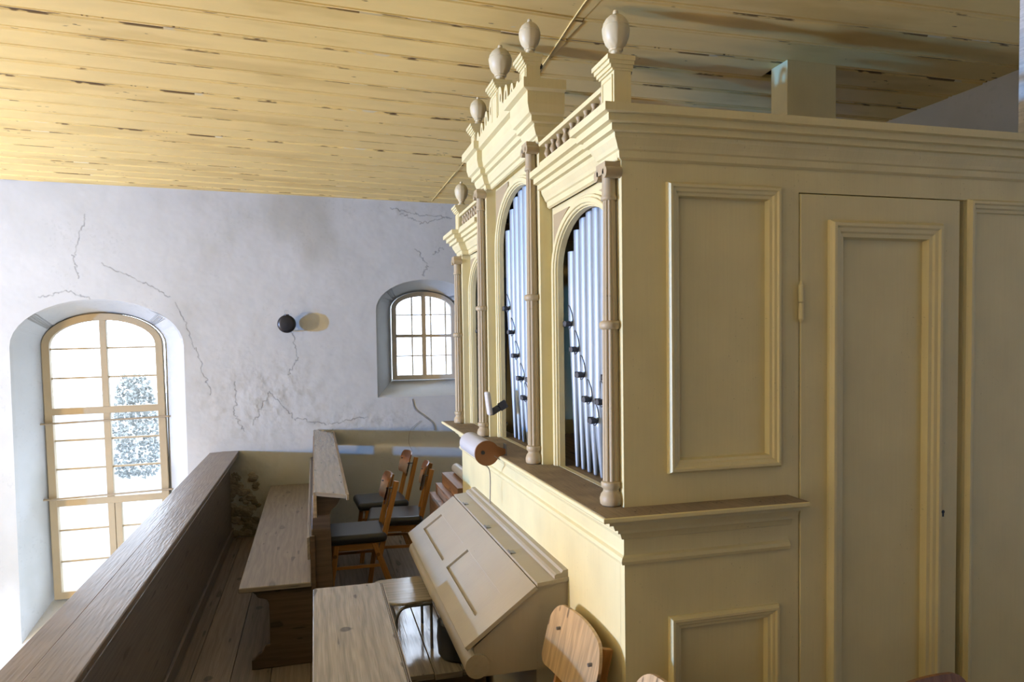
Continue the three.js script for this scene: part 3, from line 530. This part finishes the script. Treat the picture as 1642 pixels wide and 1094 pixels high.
  { const p = lidG.attributes.position; for (let i = 0; i < p.count; i++) { const u = p.getX(i), z = p.getY(i), t = p.getZ(i); p.setXYZ(i, 0.480 + u * Math.cos(ang) - t * Math.sin(ang), 0.664 + u * Math.sin(ang) + t * Math.cos(ang), z); } lidG.computeVertexNormals(); boxUV(lidG); }
  const lm = part('lid', lidG, M.desk, kd);
  for (const [a, b, c, d] of wins) { const g = box(a - 0.01, b + 0.01, 0.0005, 0.005, c - 0.01, d + 0.01); const p = g.attributes.position; for (let i = 0; i < p.count; i++) { const u = p.getX(i), t = p.getY(i); p.setXY(i, 0.480 + u * Math.cos(ang) - t * Math.sin(ang), 0.664 + u * Math.sin(ang) + t * Math.cos(ang)); } g.computeVertexNormals(); part('sunk_panel', g, M.desk, lm); }
  part('top_board', slab(shapeOf([[0.849, 0.872], [0.732, 0.860], [0.732, 0.874], [0.849, 0.884]]), K0 - 0.012, K1 + 0.012), M.desk, kd);
  part('back_strip', sweep([[0.849, K1 + 0.004], [0.849, K0 - 0.004]], [[0, 0.88], [0.05, 0.88], [0.05, 0.892], [0.042, 0.897], [0.024, 0.899], [0.018, 0.908], [0, 0.910]]), M.desk, kd);
  for (const z of [-3.72, -3.22, -2.80]) part('lid_hinge', [box(0.738, 0.756, 0.8755, 0.8775, z - 0.022, z + 0.022), cyl(0.004, 0.004, [0.736, 0.8775, z - 0.024], [0.736, 0.8775, z + 0.024], 8)], M.steel, kd);
  part('key_slip_roll', [cyl(0.043, 0.043, [0.515, 0.604, -3.165], [0.515, 0.604, K1 + 0.008], 24)], M.desk, kd);
  part('key_slip_roll', [cyl(0.038, 0.038, [0.512, 0.592, K0], [0.512, 0.592, -3.185], 24)], M.desk, kd);
  part('lower_case', box(0.735, 0.849, 0, 0.563, K0 + 0.03, K1 - 0.02), M.desk, kd);
}

// ---- post from the case to the ceiling, with the opening in the boards behind it; a second post further along
{
  const p = thing('square_post', 'short cream boxed post standing on the organ case under the ceiling', 'post');
  part('post_body', box(2.17, 2.44, 2.355, 3.022, -3.135, -3.01, 0.003), M.cream, p);
  const q = thing('white_post', 'white upright post beside the organ cornice at the ceiling', 'post');
  part('post_body', box(2.465, 2.62, 2.362, 3.015, -2.09, -1.96, 0.003), M.white, q);
}

// ================================================================ pews
function pew(z0, z1, nearZ, label, rest) {
  const p = thing('pew', label, 'pew', [0, 0, 0], 0);
  part('seat', box(-0.415, -0.045, 0.425, 0.452, z0, z1, 0.006), M.pewSeat, p);
  part('backrest', box(-0.048, -0.022, 0.40, 0.695, z0 + 0.01, z1 - 0.01, 0.003), M.pew, p);
  part('back_rail', bar([-0.056, 0.63, z0 + 0.01], [-0.056, 0.63, z1 - 0.01], 0.014, 0.12, [1, 0, 0]), M.pewSeat, p);
  // book rest, sloping down away from the seat
  const [xr, yl, yr] = rest, sh = shapeOf([[-0.02, yl], [xr, yr], [xr, yr - 0.022], [-0.02, yl - 0.022]]);
  part('book_rest', slab(sh, z0, z1 + 0.03, 0.002), M.rest, p);
  part('rest_lip', slab(shapeOf([[xr, yr - 0.03], [xr, yr + 0.004], [xr + 0.014, yr + 0.002], [xr + 0.014, yr - 0.03]]), z0, z1 + 0.032, 0.002), M.pewEdge, p);
  part('rest_board', box(-0.026, -0.008, yl - 0.14, yl - 0.004, z0, z1 + 0.03, 0.002), M.pewEdge, p);
  for (const z of [z0 + 0.25, z1 - 0.05]) {
    const e = new THREE.Shape(); e.moveTo(-0.36, 0.425); e.lineTo(-0.05, 0.425); e.lineTo(-0.03, yl - 0.03); e.lineTo(xr - 0.03, yr - 0.03); e.bezierCurveTo(xr - 0.05, yr - 0.09, 0.06, yr - 0.07, 0.06, yr - 0.13); e.lineTo(0.075, 0); e.lineTo(-0.36, 0); e.lineTo(-0.36, 0.05); e.bezierCurveTo(-0.33, 0.055, -0.34, 0.08, -0.31, 0.085); e.bezierCurveTo(-0.29, 0.10, -0.30, 0.13, -0.265, 0.13); e.lineTo(-0.265, 0.33); e.bezierCurveTo(-0.265, 0.40, -0.32, 0.36, -0.33, 0.40); e.lineTo(-0.36, 0.425);
    part('end_panel', slab(e, z - 0.018, z + 0.018, 0.003), M.pew, p);
  }
  part('front_stretcher', box(-0.20, -0.17, 0.12, 0.22, z0 + 0.06, z1 - 0.06), M.pew, p);
  return p;
}
pew(-6.885, -4.0, 0, 'dark brown pew with grey book rest against the window wall', [0.145, 0.942, 0.915]);
// narrow table in front of the key desk
{
  const t = thing('narrow_table', 'narrow table with scratched grey plank top beside the key desk', 'table', [0.105, 0, -2.33]);
  const W = 0.134, L = 0.69, top = new THREE.Shape(), k = 0.014;
  top.moveTo(-W + k, -L); top.lineTo(W, -L); top.lineTo(W, L); top.lineTo(-W, L); top.lineTo(-W, -L + k); top.quadraticCurveTo(-W, -L, -W + k, -L);
  const tg = slab(top, 0, 0.026, 0.003).rotateX(Math.PI / 2).translate(0, 0.735, 0); boxUV(tg); part('table_top', tg, M.rest, t);
  for (const x of [W + 0.001, W + 0.0075]) part('edge_strip', box(x, x + 0.0045, 0.706, 0.731, -L, L, 0.001), M.pewSeat, t);
  for (const sx of [-1, 1]) for (const sz of [-1, 1]) part('leg', bar([sx * 0.10, 0.66, sz * (L - 0.06)], [sx * 0.105, 0, sz * (L - 0.05)], 0.04, 0.04, [1, 0, 0]), M.pew, t);
  for (const sx of [-1, 1]) part('apron', box(sx * 0.112 - 0.009, sx * 0.112 + 0.009, 0.62, 0.709, -L + 0.05, L - 0.05), M.pew, t);
}

// ================================================================ chairs
function chair(label, pos, turn, o = {}) {                        // front towards -x before turning
  const c = thing('chair', label, 'chair', pos, turn), W = 0.19, pad = !o.ply, wood = M.beech;
  if (pad) {
    const g = new RoundedBoxGeometry(0.40, 0.062, 0.40, 4, 0.028); const p = g.attributes.position; for (let i = 0; i < p.count; i++) if (p.getY(i) > 0) p.setY(i, p.getY(i) + 0.012 * (1 - (p.getX(i) / 0.2) ** 2) * (1 - (p.getZ(i) / 0.2) ** 2)); g.computeVertexNormals(); g.translate(-0.01, 0.438, 0);
    part('seat', g, M.vinyl, c);
  } else part('seat', new RoundedBoxGeometry(0.40, 0.014, 0.39, 3, 0.006).translate(-0.01, 0.448, 0), M.ply, c);
  for (const s of [-1, 1]) {
    part('leg', bar([-0.135, 0.405, s * 0.165], [-0.195, 0, s * W], 0.034, 0.024, [1, 0, 0]), wood, c);
    part('leg', bar([0.105, 0.405, s * 0.165], [0.245, 0, s * W], 0.034, 0.024, [1, 0, 0]), wood, c);
    part('upright', bar([0.135, 0.28, s * 0.145], [0.262, 0.80, s * 0.145], 0.036, 0.020, [1, 0, 0]), wood, c);
    part('side_rail', box(-0.155, 0.135, 0.365, 0.408, s * 0.165 - 0.010, s * 0.165 + 0.010, 0.003), wood, c);
    part('stretcher', box(-0.165, 0.165, 0.245, 0.265, s * 0.175 - 0.008, s * 0.175 + 0.008, 0.003), wood, c);
  }
  part('front_rail', box(-0.150, -0.130, 0.365, 0.408, -0.16, 0.16, 0.003), wood, c);
  part('rear_rail', box(0.100, 0.120, 0.365, 0.408, -0.16, 0.16, 0.003), wood, c);
  // bent plywood back panel with rounded corners, on the front of the uprights
  const hw = o.hw ?? 0.18, h0 = -(o.low ?? 0.085), h1 = 0.085 * (o.tall ?? 1), k = o.round ?? 0.05, kb = 0.035, tilt = Math.atan2(0.127, 0.52), bend = o.bend ?? 0.9, NC = 36, T = 0.005, yb = o.yb ?? 0.735;
  const hi = (a) => { const e = Math.max(0, Math.abs(a) - (hw - k)) / k; return h1 + 0.014 * (1 - (a / hw) ** 2) - k * (1 - Math.sqrt(Math.max(0, 1 - e * e))); };
  const lo = (a) => { const e = Math.max(0, Math.abs(a) - (hw - kb)) / kb; return h0 + kb * (1 - Math.sqrt(Math.max(0, 1 - e * e))); };
  const col = []; for (let i = 0; i <= NC; i++) { const a = hw * Math.sin(Math.PI * (i / NC - 0.5)), P = (b, t) => [0.22 + t + b * Math.tan(tilt) - bend * a * a, yb + b, a]; col.push([P(lo(a), -T), P(hi(a), -T), P(hi(a), T), P(lo(a), T)]); }
  const tri = []; for (let i = 0; i < NC; i++) for (let m = 0; m < 4; m++) { const n = (m + 1) % 4, A = col[i][m], B = col[i][n], C = col[i + 1][n], D = col[i + 1][m]; tri.push(A, C, B, A, D, C); }
  let g = new THREE.BufferGeometry(); g.setAttribute('position', new THREE.Float32BufferAttribute(tri.flat(), 3)); g.computeVertexNormals(); g = toCreasedNormals(g, 0.7);
  { const p = g.attributes.position, uv = new Float32Array(p.count * 2); for (let i = 0; i < p.count; i++) { uv[2 * i] = p.getY(i); uv[2 * i + 1] = p.getZ(i); } g.setAttribute('uv', new THREE.BufferAttribute(uv, 2)); }
  part('backrest', g, o.ply ? (o.brown ? M.plyBrown : M.ply) : M.beechDark, c);
  for (const s of [-1, 1]) part('screw', cyl(0.006, 0.006, [0.20 + 0.01 - bend * 0.145 ** 2 - 0.0, 0.757, s * 0.145], [0.235, 0.757, s * 0.145], 8), M.steel, c);
  return c;
}
chair('beech chair with black seat drawn up to the pew book rest', [0.245, 0, -5.02], 0.0);
chair('beech chair with glossy black seat beside the stacked wooden boxes', [0.56, 0, -5.42], -0.12);
chair('beech chair with black seat standing by the window wall', [0.50, 0, -5.98], 0.06);
chair('pale plywood chair leaning its back towards the organ base', [0.56, 0, -2.145], 0.0, { ply: true, hw: 0.225, tall: 1.1, low: 0.11, bend: 0.45, yb: 0.728, round: 0.075 });
chair('plywood chair by the lower panel of the organ side', [0.605, 0, -1.585], 0.0, { ply: true, hw: 0.205, tall: 1.05, bend: 0.45, yb: 0.745, round: 0.075 });
chair('brown plywood chair in front of the organ case door', [1.50, 0, -1.27], Math.PI / 2 + 0.25, { ply: true, brown: true, bend: 0.4, hw: 0.22, yb: 0.735 });

// ---------------------------------------------------------------- podium, stool and seat in front of the key desk
{
  const p = thing('organist_podium', 'low podium of glossy boards in front of the key desk', 'podium');
  for (let i = 0; i < 5; i++) part('podium_board', box(0.10 + i * 0.125 + 0.001, 0.10 + (i + 1) * 0.125 - 0.001, 0.242, 0.27, -4.35, -3.13 + 0.01 * (i % 2), 0.003), M.podium, p);
  part('podium_frame', [box(0.11, 0.71, 0, 0.242, -3.18, -3.15), box(0.11, 0.14, 0, 0.242, -4.33, -3.15), box(0.11, 0.71, 0, 0.242, -4.33, -4.30)], M.pew, p);
  const s = thing('plywood_stool', 'stool with grey plywood seat and bent steel tube legs on the podium', 'stool', [0.405, 0.27, -3.575]);
  const sh = new THREE.Shape(); sh.moveTo(-0.10, -0.18); sh.lineTo(0.10, -0.185); sh.lineTo(0.115, 0.17); sh.lineTo(-0.02, 0.195); sh.quadraticCurveTo(-0.09, 0.19, -0.115, 0.13); sh.lineTo(-0.15, -0.10); sh.quadraticCurveTo(-0.15, -0.17, -0.10, -0.18);
  part('seat', slab(sh, 0, 0.014, 0.003).rotateX(Math.PI / 2).translate(0, 0.236, 0), M.rest, s);
  const y = 0.214;
  for (const [a, b] of [[0.175, 0.165], [-0.15, -0.15]]) {
    part('leg', cyl(0.0075, 0.0065, [0.100, 0, a], [0.100, 0.222, a], 10), M.steel, s);
    part('leg', tube([[0.10, y, a], [0.05, y, a + 0.003], [-0.005, y - 0.001, a + 0.004], [-0.040, y - 0.012, a + 0.003], [-0.060, y - 0.045, a], [-0.066, 0.10, b], [-0.068, 0, b]], 0.0075, 60, 8), M.steel, s);
  }
  part('tube_brace', tube([[-0.066, 0.15, 0.165], [-0.068, 0.152, 0], [-0.066, 0.15, -0.15]], 0.0065, 12, 8), M.steel, s);
  const b = thing('round_hassock', 'round black leather hassock on the podium under the key desk', 'hassock', [0.622, 0.27, -3.285]);
  part('drum', lathe([[0, 0], [0.09, 0], [0.104, 0.02], [0.11, 0.09], [0.104, 0.165], [0.085, 0.19], [0, 0.20]], 36), M.black, b);
  part('seam', lathe([[0.102, 0.160], [0.107, 0.163], [0.102, 0.167]], 36), M.black, b);
}
// ---------------------------------------------------------------- things at the far end
{
  const d = [['tallest wooden box, topmost of the stepped stack behind the organ', 0.93, 1.25, 0.42, 0.80], ['wooden box in the middle of the stepped stack behind the organ', 0.86, 1.18, 0.21, 0.735], ['lowest front wooden box of the stepped stack behind the organ', 0.79, 1.1, 0.0, 0.68]];
  const X = [[0.835, 1.15, 0.805], [0.79, 0.833, 0.735], [0.745, 0.788, 0.675]];
  X.forEach(([x0, x1, y1], i) => { const b = thing('wooden_box', d[i][0], 'box', [0, 0, 0], 0, 'stacked boxes'); part('box_body', box(x0, x1, 0, y1, -5.0 - 0.0 * i, -4.42, 0.003), M.box, b); part('lid_board', box(x0 - 0.001, x1, y1, y1 + 0.012, -5.004, -4.416, 0.003), M.box, b); });
  const r = thing('paper_roll', 'grey rolled sheet lying on the topmost wooden box', 'roll', [0.93, 0.850, -4.7]);
  part('roll_body', lathe([[0.026, -0.26], [0.033, -0.26], [0.033, 0.26], [0.026, 0.26], [0.026, -0.26]], 24).rotateX(Math.PI / 2), M.grey, r);
}
{
  const l = thing('wall_lamp', 'black round lamp on a curved arm fixed to the white wall', 'lamp', [-0.232, 1.905, ZW + 0.022]);
  part('lamp_head', lathe([[0, 0.055], [0.055, 0.055], [0.075, 0.072], [0.08, 0.098], [0.074, 0.118], [0.05, 0.126], [0, 0.128]], 32).rotateX(Math.PI / 2), M.black, l);
  part('socket', cyl(0.022, 0.022, [0, 0.055, 0.09], [0, 0.085, 0.09], 16), M.black, l);
  part('bulb', lathe([[0, 0], [0.014, 0.002], [0.022, 0.018], [0.020, 0.032], [0, 0.042]], 16).translate(0, 0.086, 0.09), M.bulb, l);
  part('arm', tube([[0, -0.055, -0.024], [0, -0.066, 0.04], [0, -0.052, 0.085], [0, -0.02, 0.095]], 0.005, 20, 8), M.black, l);
  part('wall_rose', cyl(0.018, 0.018, [0, -0.055, -0.032], [0, -0.055, -0.014], 16), M.black, l);
}
{
  const l = thing('ledge_lamp', 'grey tubular reading lamp with brown end on the organ ledge', 'lamp', [0.69, 1.252, -2.98]);
  const sh = shapeOf(Array.from({ length: 25 }, (_, i) => { const t = (-0.15 + 1.3 * i / 24) * Math.PI; return [0.05 * Math.cos(t), 0.05 * Math.sin(t)]; }));
  part('shade', slab(sh, -0.34, -0.004), M.grey, l);
  const e = new THREE.Shape(); e.absarc(0, 0, 0.053, 0.55, 2 * Math.PI - 0.35, false); e.lineTo(0.085, -0.006); e.lineTo(0.085, 0.012); part('end_cap', slab(e, -0.004, 0.006, 0.001), M.capBrown, l);
  part('screw', cyl(0.008, 0.008, [-0.018, 0.004, 0.004], [-0.018, 0.004, 0.011], 12), M.black, l);
  part('bracket', [box(0.08, 0.086, -0.03, 0.034, -0.03, 0.008), tube([[0.083, -0.02, 0], [0.06, -0.03, 0.004], [0.03, -0.012, 0.004]], 0.0025, 10, 6)], M.steel, l);
  part('cable', tube([[-0.02, -0.04, -0.06], [0.03, -0.08, -0.2], [0.097, -0.15, -0.36], [0.0985, -0.30, -0.372]], 0.0028, 24, 6), M.wire, l);
  const k = thing('clip_lamp', 'small white clip lamp shade on the organ front by the middle pipes', 'lamp', [0.80, 1.425, -3.40]);
  part('shade', new RoundedBoxGeometry(0.022, 0.115, 0.05, 3, 0.009).rotateZ(0.12), M.white, k);
  part('clip', [bar([0.012, -0.045, 0.0], [0.05, -0.02, 0.012], 0.02, 0.03, [0, 0, 1]), bar([0.05, -0.02, 0.012], [0.085, 0.0, 0.012], 0.012, 0.04, [0, 0, 1])], M.pipeDark, k);
}
{
  const w = thing('wall_cable', 'thin loose cable hanging on the wall below the small window', 'cable');
  part('cable', tube([[0.88, 1.19, ZW + 0.006], [0.90, 1.10, ZW + 0.008], [0.99, 1.02, ZW + 0.01], [1.07, 0.95, ZW + 0.008], [1.085, 0.885, ZW + 0.008]], 0.0035, 40, 6), M.wire, w);
  part('cable', tube([[0.95, 0.98, ZW + 0.01], [0.86, 0.9, ZW + 0.012], [0.84, 0.78, ZW + 0.02], [0.87, 0.70, ZW + 0.03]], 0.002, 30, 6), M.wire, w);
  const c = thing('ceiling_cable', 'thin painted cable running along the ceiling seam', 'cable');
  part('cable', tube([[1.085, 3.038, -6.8], [1.09, 3.038, -5], [1.085, 3.037, -3.4], [1.05, 3.038, -2.7], [1.05, 3.038, -1.5]], 0.003, 60, 6), M.ceiling[0], c);
}
// unseen opal globe added in the nave as warm fill for the gallery
{
  const l = thing('added_globe_lamp', 'unseen large opal globe lamp added in the nave for warm fill', 'lamp', [-6.3, 1.05, -2.7]);
  part('globe', new THREE.SphereGeometry(0.21, 32, 20), M.opal, l);
  part('rod', cyl(0.01, 0.01, [0, 0.2, 0], [0, 2.12, 0], 8), M.steel, l);
  part('fitting', lathe([[0, 0.25], [0.05, 0.25], [0.09, 0.2], [0.09, 0.18], [0, 0.18]], 20), M.steel, l);
  const p = new THREE.PointLight(lin(1.0, 0.69, 0.37), 84); p.name = 'globe_fill_light'; p.shadow.radius = 10; p.castShadow = true; l.add(p);
}
scene.traverse((o) => { if (o.isMesh) flags(o); });
renderer.render(scene, camera);
